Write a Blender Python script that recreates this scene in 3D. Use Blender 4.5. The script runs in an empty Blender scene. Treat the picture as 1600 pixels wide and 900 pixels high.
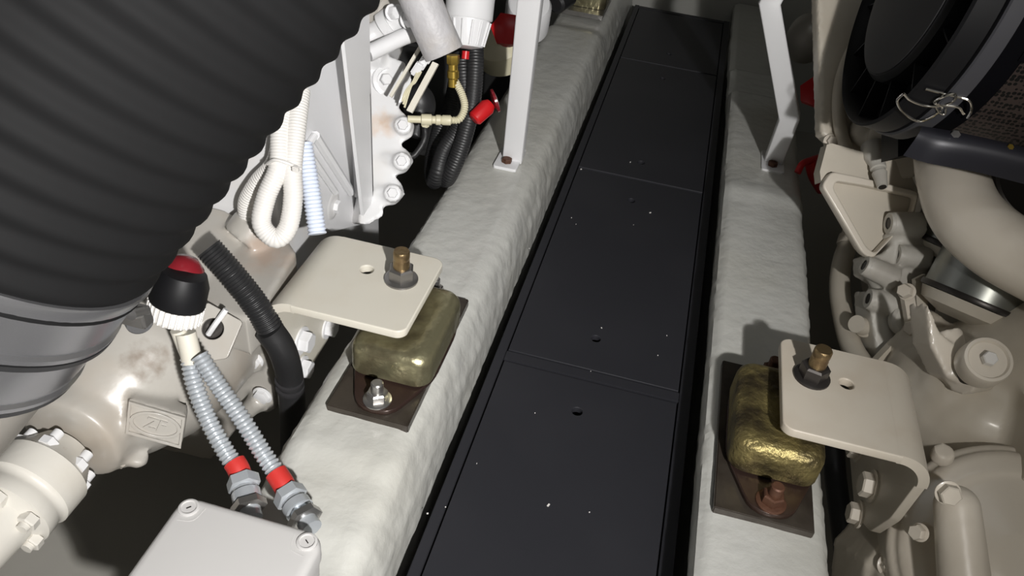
import bpy, bmesh, math, random
from mathutils import Vector, Matrix, noise
random.seed(4)
scene = bpy.context.scene
COL = scene.collection
PI = math.pi

# ------------------------------------------------------------------ camera
F = 1250.0
CAM = Vector((0, 0, 0.8))
def _axes():
    vy = Vector((1194 - 800, -495 - 450, F)).normalized()
    p0, p1, sl = 180 / F, -50 / F, 0.225
    a, b = 1.0, -p1 + sl * p0
    c, d = vy.y, vy.z
    det = a * d - b * c
    s = (sl * d - b * (-vy.x)) / det
    t = (a * (-vy.x) - c * sl) / det
    vx = Vector((1, s, t)).normalized()
    return vx, vy, vx.cross(vy)
AX, AY, AZ = _axes()                       # world axes seen in camera space (x right, y down, z forward)
RIGHT = Vector((AX.x, AY.x, AZ.x)); DOWN = Vector((AX.y, AY.y, AZ.y)); FWD = Vector((AX.z, AY.z, AZ.z))
cam = bpy.data.cameras.new('camera'); camo = bpy.data.objects.new('camera', cam); COL.objects.link(camo)
cam.sensor_width = 36; cam.lens = F * 36 / 1600; cam.clip_start = 0.02; cam.clip_end = 50
M = Matrix((RIGHT, -DOWN, -FWD)).transposed().to_4x4(); M.translation = CAM
camo.matrix_world = M
scene.camera = camo

# ------------------------------------------------------------------ light and exposure
world = bpy.data.worlds.new('world'); scene.world = world; world.use_nodes = True
world.node_tree.nodes['Background'].inputs[0].default_value = (0.75, 0.82, 1.0, 1)
world.node_tree.nodes['Background'].inputs[1].default_value = 0.03
def lamp(name, kind, loc, target, energy, color=(1, 1, 1), **kw):
    l = bpy.data.lights.new(name, kind); l.energy = energy; l.color = color
    for k, v in kw.items(): setattr(l, k, v)
    o = bpy.data.objects.new(name, l); COL.objects.link(o); o.location = loc
    o.rotation_euler = (Vector(target) - Vector(loc)).to_track_quat('-Z', 'Y').to_euler()
    return o
lamp('work_light', 'SPOT', (0.44, -0.41, 1.01), (-0.60, 0.95, 0.24), 125, (1, 0.985, 0.97), spot_size=math.radians(76), spot_blend=1.0, shadow_soft_size=0.02)
lamp('work_light_spill', 'POINT', (0.42, -0.42, 1.03), (0, 1, 0), 14, (1, 0.95, 0.88), shadow_soft_size=0.03)
lamp('overhead_fill', 'AREA', (0.1, 0.5, 1.93), (0, 1.0, 0), 1.6, (0.9, 0.95, 1.0), shape='RECTANGLE', size=0.9, size_y=0.3)  # weak area fill added overhead, not a lamp of this engine room
vs = scene.view_settings
vs.view_transform = 'Standard'; vs.look = 'None'; vs.gamma = 1.0; vs.exposure = 0.12; vs.use_curve_mapping = False

# ------------------------------------------------------------------ placing helpers
def ray(px, py): return RIGHT * ((px - 800) / F) + DOWN * ((py - 450) / F) + FWD
def at(px, py, ax, v):
    d = ray(px, py); i = 'xyz'.index(ax)
    return CAM + d * ((v - CAM[i]) / d[i])
def D(px, py, d): return CAM + ray(px, py) * d
V = Vector

# ------------------------------------------------------------------ materials
def mat(name, col, rough=0.5, metal=0.0, bump=0.0, bscale=40, var=0.0, vscale=8, vcol=None, spec=0.5, coat=0.0, bdist=0.002, detail=4, thr=(0.45, 0.7)):
    m = bpy.data.materials.new(name); m.use_nodes = True
    nt = m.node_tree; N = nt.nodes; L = nt.links
    b = N['Principled BSDF']
    b.inputs['Base Color'].default_value = (*col, 1); b.inputs['Roughness'].default_value = rough
    b.inputs['Metallic'].default_value = metal; b.inputs['Specular IOR Level'].default_value = spec
    b.inputs['Coat Weight'].default_value = coat; b.inputs['Coat Roughness'].default_value = 0.15
    geo = N.new('ShaderNodeNewGeometry')
    if var:
        n = N.new('ShaderNodeTexNoise'); n.inputs['Scale'].default_value = vscale; n.inputs['Detail'].default_value = 6
        L.new(geo.outputs['Position'], n.inputs['Vector'])
        r = N.new('ShaderNodeValToRGB'); r.color_ramp.elements[0].position = thr[0]; r.color_ramp.elements[1].position = thr[1]
        r.color_ramp.elements[0].color = (0, 0, 0, 1); r.color_ramp.elements[1].color = (var, var, var, 1)
        L.new(n.outputs['Fac'], r.inputs['Fac'])
        mx = N.new('ShaderNodeMixRGB'); mx.inputs[1].default_value = (*col, 1); mx.inputs[2].default_value = (*(vcol or tuple(c * .6 for c in col)), 1)
        L.new(r.outputs['Color'], mx.inputs[0]); L.new(mx.outputs[0], b.inputs['Base Color'])
    if bump:
        n = N.new('ShaderNodeTexNoise'); n.inputs['Scale'].default_value = bscale; n.inputs['Detail'].default_value = detail
        L.new(geo.outputs['Position'], n.inputs['Vector'])
        bp = N.new('ShaderNodeBump'); bp.inputs['Strength'].default_value = bump; bp.inputs['Distance'].default_value = bdist
        L.new(n.outputs['Fac'], bp.inputs['Height']); L.new(bp.outputs['Normal'], b.inputs['Normal'])
    return m
def add_spot(m, centre, radius, col, strength=0.8, nscale=60):
    """a stain with its own outline: noise-edged patch round a point on the surface"""
    nt = m.node_tree; N = nt.nodes; L = nt.links; b = N['Principled BSDF']
    geo = N.new('ShaderNodeNewGeometry')
    d = N.new('ShaderNodeVectorMath'); d.operation = 'DISTANCE'; d.inputs[1].default_value = centre
    L.new(geo.outputs['Position'], d.inputs[0])
    n = N.new('ShaderNodeTexNoise'); n.inputs['Scale'].default_value = nscale; n.inputs['Detail'].default_value = 5
    L.new(geo.outputs['Position'], n.inputs['Vector'])
    mr = N.new('ShaderNodeMapRange'); mr.inputs['From Min'].default_value = 0; mr.inputs['From Max'].default_value = radius
    mr.inputs['To Min'].default_value = 1.1; mr.inputs['To Max'].default_value = 0
    L.new(d.outputs['Value'], mr.inputs['Value'])
    mu = N.new('ShaderNodeMath'); mu.operation = 'MULTIPLY'; L.new(mr.outputs[0], mu.inputs[0]); L.new(n.outputs['Fac'], mu.inputs[1])
    rp = N.new('ShaderNodeValToRGB'); rp.color_ramp.elements[0].position = 0.18; rp.color_ramp.elements[1].position = 0.5
    rp.color_ramp.elements[1].color = (strength,) * 3 + (1,)
    L.new(mu.outputs[0], rp.inputs['Fac'])
    mx = N.new('ShaderNodeMixRGB'); mx.inputs[2].default_value = (*col, 1)
    src = b.inputs['Base Color']
    if src.is_linked: L.new(src.links[0].from_socket, mx.inputs[1])
    else: mx.inputs[1].default_value = src.default_value
    L.new(rp.outputs[0], mx.inputs[0]); L.new(mx.outputs[0], b.inputs['Base Color'])

GEL = mat('gelcoat', (0.54, 0.54, 0.51), 0.33, bump=0.38, bscale=55, bdist=0.004, var=0.35, vscale=5, vcol=(0.46, 0.445, 0.38), coat=0.15)
HULL = mat('bilge_paint', (0.38, 0.365, 0.33), 0.6, bump=0.3, bscale=9, bdist=0.01, var=0.5, vscale=3, vcol=(0.36, 0.33, 0.28))
WALLD = mat('side_lining', (0.12, 0.12, 0.115), 0.7)
WALL = mat('wall_paint', (0.42, 0.42, 0.39), 0.6, bump=0.2, bscale=12)
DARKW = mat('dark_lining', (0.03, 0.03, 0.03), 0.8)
WHITE = mat('white_enamel', (0.70, 0.70, 0.705), 0.34, bump=0.15, bscale=60, var=0.45, vscale=9, vcol=(0.70, 0.62, 0.52), thr=(0.52, 0.75), coat=0.15)
WHITE2 = mat('clean_white_enamel', (0.74, 0.74, 0.75), 0.35, bump=0.08, bscale=60)
GBOX = mat('gearbox_enamel', (0.41, 0.39, 0.355), 0.36, bump=0.25, bscale=45, var=0.5, vscale=8, vcol=(0.38, 0.30, 0.22), thr=(0.48, 0.75), coat=0.25)
CREAM = mat('cream_bracket_paint', (0.64, 0.61, 0.53), 0.38, bump=0.06, bscale=30, var=0.35, vscale=14, vcol=(0.56, 0.49, 0.39), thr=(0.5, 0.75))
CREAM2 = mat('beige_bracket_paint', (0.56, 0.51, 0.43), 0.42, bump=0.06, bscale=30, var=0.5, vscale=14, vcol=(0.44, 0.36, 0.27), thr=(0.5, 0.8))
BEIGE = mat('beige_engine_enamel', (0.60, 0.55, 0.465), 0.4, bump=0.2, bscale=50, var=0.5, vscale=10, vcol=(0.38, 0.32, 0.24), thr=(0.48, 0.8), coat=0.15)
BEIGE2 = mat('pale_engine_enamel', (0.70, 0.64, 0.55), 0.36, bump=0.2, bscale=40, var=0.4, vscale=12, vcol=(0.45, 0.38, 0.3), thr=(0.5, 0.8), coat=0.2)
GREYE = mat('grey_cast_enamel', (0.56, 0.54, 0.49), 0.45, bump=0.2, bscale=60, var=0.4, vscale=12, vcol=(0.28, 0.24, 0.2))
DECK = mat('black_deck_paint', (0.021, 0.0213, 0.026), 0.5, bump=0.12, bscale=160, bdist=0.0005, spec=0.4, var=0.6, vscale=5, vcol=(0.027, 0.027, 0.032))
RUB = mat('black_rubber', (0.018, 0.018, 0.019), 0.45, bump=0.15, bscale=80)
RUBM = mat('matt_black_rubber', (0.0095, 0.0095, 0.0098), 0.7, bump=0.3, bscale=14, bdist=0.005, spec=0.06)
BPLAST = mat('black_plastic', (0.030, 0.029, 0.031), 0.55, spec=0.35)
BPLAST2 = mat('charcoal_plastic', (0.0065, 0.0065, 0.0075), 0.5, spec=0.25)
BAND = mat('dark_band_metal', (0.022, 0.022, 0.029), 0.4, metal=0.2)
STEEL = mat('bare_steel', (0.42, 0.41, 0.40), 0.32, metal=0.9, bump=0.1, bscale=50, var=0.4, vscale=20, vcol=(0.2, 0.17, 0.14))
PAD = mat('oily_steel_plate', (0.060, 0.050, 0.040), 0.34, metal=0.25, bump=0.3, bscale=60, var=0.9, vscale=18, vcol=(0.020, 0.014, 0.011))
DARKST = mat('dark_steel', (0.27, 0.26, 0.25), 0.34, metal=0.85, bump=0.1, bscale=60)
BLACKST = mat('blackened_steel', (0.05, 0.045, 0.042), 0.35, metal=0.6)
RUST = mat('rusty_steel', (0.12, 0.055, 0.032), 0.55, metal=0.4, bump=0.5, bscale=120, var=0.7, vscale=50, vcol=(0.07, 0.03, 0.02))
ZINC = mat('zinc_plated', (0.62, 0.62, 0.62), 0.28, metal=0.95, bump=0.1, bscale=60)
COND = mat('metal_conduit_skin', (0.50, 0.53, 0.56), 0.3, metal=0.45, bump=0.1, bscale=60)
OILY = mat('oil_soaked_steel', (0.040, 0.024, 0.020), 0.26, metal=0.3, bump=0.3, bscale=40, var=0.6, vscale=20, vcol=(0.060, 0.036, 0.022))
COLLAR = mat('grey_collar', (0.055, 0.055, 0.062), 0.5, spec=0.3)
SHELL = mat('black_cover', (0.003, 0.003, 0.0042), 0.8, spec=0.05)
YZINC = mat('yellow_passivated_steel', (0.42, 0.39, 0.24), 0.30, metal=0.8, bump=0.6, bscale=30, bdist=0.006, var=0.9, vscale=22, vcol=(0.13, 0.105, 0.06), thr=(0.42, 0.68))
YZINC2 = mat('pitted_yellow_steel', (0.30, 0.245, 0.10), 0.42, metal=0.7, bump=0.9, bscale=120, bdist=0.004, var=0.92, vscale=24, vcol=(0.055, 0.042, 0.025), thr=(0.38, 0.62))
YBOLT = mat('yellow_stud', (0.30, 0.215, 0.11), 0.35, metal=0.85, bump=0.4, bscale=200, var=0.5, vscale=60, vcol=(0.13, 0.07, 0.05))
BRASS = mat('brass', (0.55, 0.38, 0.08), 0.3, metal=0.9)
RED = mat('red_plastic', (0.52, 0.012, 0.015), 0.35)
REDM = mat('red_sleeve', (0.50, 0.03, 0.025), 0.45)
DRED = mat('dark_red_enamel', (0.18, 0.012, 0.018), 0.25)
JBOX = mat('grey_box_plastic', (0.52, 0.51, 0.50), 0.42, bump=0.05, bscale=60)
CHROME = mat('chrome_wire', (0.8, 0.78, 0.74), 0.12, metal=1.0)
WPLAST = mat('white_conduit_plastic', (0.74, 0.72, 0.69), 0.4)
BWPLAST = mat('bluish_white_conduit', (0.68, 0.74, 0.86), 0.35)
YWPLAST = mat('aged_ivory_plastic', (0.60, 0.56, 0.40), 0.45)
TAPE = mat('silver_grey_wrap', (0.46, 0.45, 0.46), 0.5, metal=0.0, bump=0.8, bscale=70, bdist=0.003, var=0.5, vscale=20, vcol=(0.45, 0.38, 0.28), thr=(.5, .8))
CAN = mat('galvanised_can', (0.30, 0.315, 0.30), 0.34, metal=0.75, bump=0.15, bscale=12, var=0.6, vscale=9, vcol=(0.17, 0.16, 0.12))
SILV = mat('silver_clamp_band', (0.30, 0.30, 0.31), 0.27, metal=0.8, bump=0.15, bscale=8, bdist=0.004)
GREYP = mat('grey_pipe', (0.30, 0.28, 0.25), 0.4, metal=0.3)

def perforated(name):
    m = bpy.data.materials.new(name); m.use_nodes = True; nt = m.node_tree; N = nt.nodes; L = nt.links; b = N['Principled BSDF']
    geo = N.new('ShaderNodeNewGeometry'); v = N.new('ShaderNodeTexVoronoi'); v.inputs['Scale'].default_value = 190
    v.inputs['Randomness'].default_value = 0.35
    L.new(geo.outputs['Position'], v.inputs['Vector'])
    r = N.new('ShaderNodeValToRGB'); r.color_ramp.elements[0].position = 0.42; r.color_ramp.elements[1].position = 0.5
    r.color_ramp.elements[0].color = (0.004, 0.004, 0.004, 1); r.color_ramp.elements[1].color = (0.055, 0.04, 0.036, 1)
    L.new(v.outputs['Distance'], r.inputs['Fac']); L.new(r.outputs['Color'], b.inputs['Base Color'])
    b.inputs['Roughness'].default_value = 0.45; b.inputs['Metallic'].default_value = 0.3
    bp = N.new('ShaderNodeBump'); bp.inputs['Distance'].default_value = 0.003
    L.new(r.outputs['Color'], bp.inputs['Height']); L.new(bp.outputs['Normal'], b.inputs['Normal'])
    return m
MESHM = perforated('perforated_metal')

# ------------------------------------------------------------------ geometry helpers
def frame(n):
    n = n.normalized()
    a = V((0, 0, 1)) if abs(n.z) < .9 else V((1, 0, 0))
    u = n.cross(a).normalized(); return u, n.cross(u).normalized()
def box(bm, c, s, rot=None, bev=0.0, seg=2):
    t = bmesh.new(); bmesh.ops.create_cube(t, size=1)
    for v in t.verts: v.co = V((v.co.x * s[0], v.co.y * s[1], v.co.z * s[2]))
    if bev: bmesh.ops.bevel(t, geom=t.edges[:], offset=bev, segments=seg, affect='EDGES')
    mt = (rot.to_4x4() if rot else Matrix.Identity(4)); mt.translation = V(c)
    t.transform(mt); merge(bm, t)
def merge(bm, t):
    me = bpy.data.meshes.new('tmp'); t.to_mesh(me); t.free(); bm.from_mesh(me); bpy.data.meshes.remove(me)
def lathe(bm, o, axis, prof, seg=32, closed=True):
    """prof: list of (radius, height along the axis)"""
    axis = axis.normalized(); u, w = frame(axis); rings = []
    for r, h in prof:
        c = o + axis * h
        if r < 1e-6: rings.append([bm.verts.new(c)])
        else: rings.append([bm.verts.new(c + (u * math.cos(2 * PI * k / seg) + w * math.sin(2 * PI * k / seg)) * r) for k in range(seg)])
    for a, b in zip(rings, rings[1:]):
        if len(a) == 1 and len(b) == 1: continue
        for k in range(seg):
            k2 = (k + 1) % seg
            if len(a) == 1: bm.faces.new((a[0], b[k2], b[k]))
            elif len(b) == 1: bm.faces.new((a[k], a[k2], b[0]))
            else: bm.faces.new((a[k], a[k2], b[k2], b[k]))
    if closed:
        if len(rings[0]) > 1: bm.faces.new(list(reversed(rings[0])))
        if len(rings[-1]) > 1: bm.faces.new(rings[-1])
def cyl(bm, p0, p1, r0, r1=None, seg=24, bev=0.0):
    p0, p1 = V(p0), V(p1); r1 = r0 if r1 is None else r1; h = (p1 - p0).length
    pr = [(r0, 0), (r1, h)] if not bev else [(r0 - bev, 0), (r0, bev), (r1, h - bev), (r1 - bev, h)]
    lathe(bm, p0, p1 - p0, pr, seg)
def catmull(pts, n=12):
    if len(pts) == 2: return [pts[0].lerp(pts[1], i / n) for i in range(n + 1)]
    P = [pts[0] * 2 - pts[1]] + list(pts) + [pts[-1] * 2 - pts[-2]]; out = []
    for i in range(1, len(P) - 2):
        p0, p1, p2, p3 = P[i - 1:i + 3]
        for k in range(n):
            t = k / n
            out.append(0.5 * ((2 * p1) + (p2 - p0) * t + (2 * p0 - 5 * p1 + 4 * p2 - p3) * t * t + (3 * p1 - p0 - 3 * p2 + p3) * t ** 3))
    out.append(pts[-1]); return out
def tube(bm, pts, r, seg=16, step=None, rfun=None, cap=True, n=16):
    """sweep; rfun(s, total) multiplies or gives the radius at arc length s"""
    c = catmull([V(p) for p in pts], n)
    L = [0]
    for a, b in zip(c, c[1:]): L.append(L[-1] + (b - a).length)
    tot = L[-1]; step = step or tot / (len(c) - 1)
    cnt = max(2, int(tot / step)); sp = []
    j = 0
    for i in range(cnt + 1):
        s = tot * i / cnt
        while j < len(L) - 2 and L[j + 1] < s: j += 1
        t = (s - L[j]) / max(1e-9, L[j + 1] - L[j]); sp.append((c[j].lerp(c[j + 1], min(1, t)), s))
    T = []
    for i in range(len(sp)):
        a = sp[max(0, i - 1)][0]; b = sp[min(len(sp) - 1, i + 1)][0]; T.append((b - a).normalized())
    u, w = frame(T[0]); prev = None
    for i, (p, s) in enumerate(sp):
        if i: u = (u - T[i] * u.dot(T[i])).normalized(); w = T[i].cross(u)
        rr = rfun(s, tot) if rfun else r
        ring = [bm.verts.new(p + (u * math.cos(2 * PI * k / seg) + w * math.sin(2 * PI * k / seg)) * rr) for k in range(seg)]
        if prev:
            for k in range(seg): bm.faces.new((prev[k], prev[(k + 1) % seg], ring[(k + 1) % seg], ring[k]))
        elif cap: bm.faces.new(list(reversed(ring)))
        prev = ring
    if cap: bm.faces.new(prev)
def ribbed(bm, pts, r, pitch, amp, seg=18, sharp=1.0, n=16):
    def rf(s, tot):
        x = math.cos(2 * PI * s / pitch); return r + amp * (x if sharp == 1 else math.copysign(abs(x) ** sharp, x))
    tube(bm, pts, r, seg, pitch / 8, rf, n=n)
def prism(bm, pts, vec):
    pts = [V(p) for p in pts]; a = [bm.verts.new(p) for p in pts]; b = [bm.verts.new(p + vec) for p in pts]; n = len(pts)
    f = bm.faces.new(a); bm.faces.new(list(reversed(b)))
    for k in range(n): bm.faces.new((a[k], b[k], b[(k + 1) % n], a[(k + 1) % n]))
def hexhead(bm, o, axis, r, h, flange=0.0, fh=0.002, spin=0.0):
    axis = axis.normalized(); u, w = frame(axis)
    if flange: lathe(bm, o, axis, [(flange, 0), (flange, fh * .6), (flange * .86, fh)], 28)
    o2 = o + axis * (fh if flange else 0); rings = []
    for rr, hh in ((r, 0), (r, h * .86), (r * .86, h)):
        rings.append([bm.verts.new(o2 + axis * hh + (u * math.cos(PI / 3 * k + spin) + w * math.sin(PI / 3 * k + spin)) * rr) for k in range(6)])
    for a, b in zip(rings, rings[1:]):
        for k in range(6): bm.faces.new((a[k], a[(k + 1) % 6], b[(k + 1) % 6], b[k]))
    bm.faces.new(list(reversed(rings[0]))); bm.faces.new(rings[-1])
def sph(bm, c, r, sc=(1, 1, 1), rot=None):
    t = bmesh.new(); bmesh.ops.create_uvsphere(t, u_segments=28, v_segments=16, radius=r)
    for v in t.verts: v.co = V((v.co.x * sc[0], v.co.y * sc[1], v.co.z * sc[2]))
    mt = (rot.to_4x4() if rot else Matrix.Identity(4)); mt.translation = V(c); t.transform(mt); merge(bm, t)
def rrect(hx, hy, r, n=6):
    r = min(r, hx, hy); out = []
    for cx, cy, a0 in ((hx - r, hy - r, 0), (-hx + r, hy - r, PI / 2), (-hx + r, -hy + r, PI), (hx - r, -hy + r, 1.5 * PI)):
        for k in range(n + 1):
            a = a0 + PI / 2 * k / n; out.append((cx + r * math.cos(a), cy + r * math.sin(a)))
    return out
def stack(bm, c, levels):
    """levels: (z, hx, hy, r) rounded rectangles joined upwards"""
    prev = None
    for z, hx, hy, r in levels:
        ring = [bm.verts.new((c[0] + x, c[1] + y, z)) for x, y in rrect(hx, hy, r)]
        if prev:
            for k in range(len(ring)): bm.faces.new((prev[k], prev[(k + 1) % len(ring)], ring[(k + 1) % len(ring)], ring[k]))
        else: bm.faces.new(list(reversed(ring)))
        prev = ring
    bm.faces.new(prev)

WLOC = {}
def finish(me, m):
    me.materials.clear(); me.materials.append(m)
    me.shade_smooth(); me.set_sharp_from_angle(angle=math.radians(38))
def put(name, src, m, parent=None, subd=0):
    """src: bmesh or mesh with world coordinates -> one object"""
    if isinstance(src, bmesh.types.BMesh):
        bmesh.ops.recalc_face_normals(src, faces=src.faces[:])
        me = bpy.data.meshes.new(name); src.to_mesh(me); src.free()
    else: me = src
    finish(me, m)
    if parent is not None: loc = WLOC[parent.name]
    else:
        xs = [v.co for v in me.vertices]
        loc = V((sum(v.x for v in xs) / len(xs), sum(v.y for v in xs) / len(xs), min(v.z for v in xs)))
    me.transform(Matrix.Translation(-loc))
    o = bpy.data.objects.new(name, me); COL.objects.link(o)
    if parent is not None: o.parent = parent
    else: o.location = loc
    WLOC[o.name] = loc
    if subd:
        s = o.modifiers.new('s', 'SUBSURF'); s.levels = s.render_levels = subd
    return o
def thing(name, loc, label, cat, group=None):
    o = bpy.data.objects.new(name, None); o.empty_display_size = .02; COL.objects.link(o); o.location = loc
    WLOC[o.name] = V(loc); tag(o, label, cat, group); return o
def tag(o, label, cat, group=None):
    o['label'] = label; o['category'] = cat
    if group: o['group'] = group
    return o
def struct(o): o['kind'] = 'structure'; return o
def realise(o):
    dg = bpy.context.evaluated_depsgraph_get(); dg.update()
    me = bpy.data.meshes.new_from_object(o.evaluated_get(dg)); bpy.data.objects.remove(o); return me
def cast(bm, voxel=0.004, smooth=6, fac=0.5):
    """weld solids into one casting with soft fillets"""
    bmesh.ops.recalc_face_normals(bm, faces=bm.faces[:])
    me = bpy.data.meshes.new('t'); bm.to_mesh(me); bm.free(); o = bpy.data.objects.new('t', me); COL.objects.link(o)
    r = o.modifiers.new('r', 'REMESH'); r.mode = 'VOXEL'; r.voxel_size = voxel
    s = o.modifiers.new('s', 'SMOOTH'); s.iterations = smooth; s.factor = fac
    out = realise(o); bpy.data.meshes.remove(me); return out
def plate(outer, holes, origin, u, v, thick, bev=0.0015, text=None):
    """flat plate with real holes: outlines in (u, v) metres, extruded along u x v"""
    cu = bpy.data.curves.new('c', 'CURVE'); cu.dimensions = '2D'; cu.fill_mode = 'BOTH'
    for loop in [outer] + holes:
        s = cu.splines.new('POLY'); s.points.add(len(loop) - 1)
        for p, q in zip(s.points, loop): p.co = (q[0], q[1], 0, 1)
        s.use_cyclic_u = True
    cu.extrude = max(0.0001, thick / 2 - bev); cu.bevel_depth = bev; cu.bevel_resolution = 2; cu.offset = -bev
    o = bpy.data.objects.new('t', cu); COL.objects.link(o); me = realise(o); bpy.data.curves.remove(cu)
    u, v = u.normalized(), v.normalized(); w = u.cross(v); mt = Matrix((u, v, w)).transposed().to_4x4(); mt.translation = V(origin)
    me.transform(mt)
    if mt.determinant() < 0: me.flip_normals()
    return me
def circ(cx, cy, r, n=24): return [(cx + r * math.cos(-2 * PI * k / n), cy + r * math.sin(-2 * PI * k / n)) for k in range(n)]
def uv_of(p, origin, u, v): d = V(p) - V(origin); return (d.dot(u), d.dot(v))
def rounded(poly, r, n=4):
    out = []; N_ = len(poly)
    for i in range(N_):
        a, b, c = (V((*poly[i - 1], 0)), V((*poly[i], 0)), V((*poly[(i + 1) % N_], 0)))
        d1, d2 = (a - b), (c - b); rr = min(r, d1.length * .45, d2.length * .45); p, q = b + d1.normalized() * rr, b + d2.normalized() * rr
        for k in range(n + 1):
            t = k / n; w = p * (1 - t) ** 2 + b * 2 * t * (1 - t) + q * t * t; out.append((w.x, w.y))
    return out
def text_mesh(body, size, origin, u, v, ext=0.0006):
    cu = bpy.data.curves.new('t', 'FONT'); cu.body = body; cu.size = size; cu.extrude = ext; cu.align_x = 'CENTER'; cu.align_y = 'CENTER'; cu.offset = size * 0.015
    o = bpy.data.objects.new('t', cu); COL.objects.link(o); me = realise(o); bpy.data.curves.remove(cu)
    u, v = u.normalized(), v.normalized(); w = u.cross(v); mt = Matrix((u, v, w)).transposed().to_4x4(); mt.translation = V(origin); me.transform(mt); return me
def B(): return bmesh.new()
def bolt(parent, o, axis, r, h, m, flange=0.0, spin=0.0, name='bolt'):
    b = B(); hexhead(b, V(o) - V(axis).normalized() * .001, V(axis), r, h, flange, spin=spin); return put(name, b, m, parent)
XP, YP, ZP = V((1, 0, 0)), V((0, 1, 0)), V((0, 0, 1))

# ================================================================== SETTING
def slab(name, lo, hi, m):
    b = B(); box(b, [(p + q) / 2 for p, q in zip(lo, hi)], [q - p for p, q in zip(lo, hi)]); return struct(put(name, b, m))
b = B(); nx, ny = 60, 60
vv = [[None] * (ny + 1) for _ in range(nx + 1)]
def floor_z(x, y):
    z = -0.36 + 0.10 * max(0, (abs(x + .02) - .45)) ** 1.2 + 0.008 * noise.noise(V((x * 3, y * 3, 0)))
    z += 0.018 * math.exp(-((y - 0.34 + 0.25 * (x + .8)) / 0.035) ** 2) * (1 if x < -.45 else 0)
    return z
for i in range(nx + 1):
    for j in range(ny + 1):
        x = -1.4 + 2.8 * i / nx; y = -.5 + 3.3 * j / ny; vv[i][j] = b.verts.new((x, y, floor_z(x, y)))
for i in range(nx):
    for j in range(ny): b.faces.new((vv[i][j], vv[i + 1][j], vv[i + 1][j + 1], vv[i][j + 1]))
lo = [b.verts.new((x, y, -.5)) for x, y in ((-1.4, -.5), (1.4, -.5), (1.4, 2.8), (-1.4, 2.8))]
b.faces.new(lo)
struct(put('floor', b, HULL))
slab('wall_far', (-1.4, 2.62, -.5), (1.4, 2.7, 2.0), WALL)
slab('wall_left', (-1.45, -1.2, -.5), (-1.4, 2.8, 2.0), WALLD)
slab('wall_right', (1.4, -1.2, -.5), (1.45, 2.8, 2.0), WALLD)
slab('ceiling', (-1.45, -1.2, 1.95), (1.45, 2.8, 2.0), WALL)
slab('wall_near', (-1.45, -1.25, -.5), (1.45, -1.2, 2.0), WALL)

# ---- bearers (glassed-over engine beds): swept section with hand-laid waviness
def bearer(name, sect, top_fn, label, y0=-.15, y1=2.6, seed=0):
    b = B(); n = 330; cols = []
    dense = []
    for (x0, z0), (x1, z1) in zip(sect, sect[1:]):
        L = math.hypot(x1 - x0, z1 - z0); k = max(1, int(L / 0.006))
        for i in range(k): dense.append((x0 + (x1 - x0) * i / k, z0 + (z1 - z0) * i / k))
    dense.append(sect[-1]); cx = sum(p[0] for p in sect) / len(sect)
    for j in range(n + 1):
        y = y0 + (y1 - y0) * j / n; ring = []
        for x, z in dense:
            p = V((x * 14, y * 9, z * 14 + seed)); q = V((x * 45, y * 60, z * 30 + seed))
            w = 0.0015 * noise.noise(p) + 0.0010 * noise.noise(q) + (.0011 * noise.noise(V((x * 30, y * 140, z * 60))) if z < .074 else 0)
            sc = 1 if z > -.1 else 0
            dz = top_fn(y) * min(1, max(0, (z + .1) / .16))
            side = 1.1 if z < .068 else 1.0
            nx_ = math.copysign(1, x - cx) if z < .07 else 0
            ring.append(b.verts.new((x + nx_ * w * side * 1.3, y, z + dz + w * sc * .8)))
        cols.append(ring)
    for r0, r1 in zip(cols, cols[1:]):
        for k in range(len(r0) - 1): b.faces.new((r0[k], r0[k + 1], r1[k + 1], r1[k]))
        b.faces.new((r0[-1], r0[0], r1[0], r1[-1]))
    b.faces.new(cols[0]); b.faces.new(list(reversed(cols[-1])))
    return tag(put(name, b, GEL), label, 'engine bearer', 'longitudinal engine bearers')
def sstep(x, a, c): t = min(1, max(0, (x - a) / (c - a))); return t * t * (3 - 2 * t)
ztop = .08
sL = [(-.345, -.38), (-.338, .03), (-.334, .062), (-.326, .075), (-.312, ztop), (-.215, ztop), (-.202, .077), (-.193, .068), (-.187, .052), (-.178, .02), (-.172, -.05), (-.172, -.38)]
sR = [(.158, -.38), (.150, -.03), (.141, .03), (.136, .06), (.139, .073), (.149, ztop), (.262, ztop), (.272, .077), (.280, .068), (.286, .05), (.292, 0), (.298, -.38)]
bearer('engine_bearer', sL, lambda y: -.012 * (1 - sstep(y, .50, .55)) - .012 * (1 - sstep(y, .41, .46)) + .004 * math.exp(-((y - .5) / .02) ** 2) - .02 * sstep(y, 1.95, 2.05),
       'white glassed-over bearer between the black walkway and the left engine', seed=3)
bearer('engine_bearer', sR, lambda y: -.035 * sstep(y, 1.78, 1.86) - .02 * sstep(y, 2.0, 2.06) - .004 * sstep(y, 1.36, 1.44) + .006 * math.exp(-((y - 1.33) / .03) ** 2),
       'white glassed-over bearer between the black walkway and the right engine', seed=11)

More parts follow.
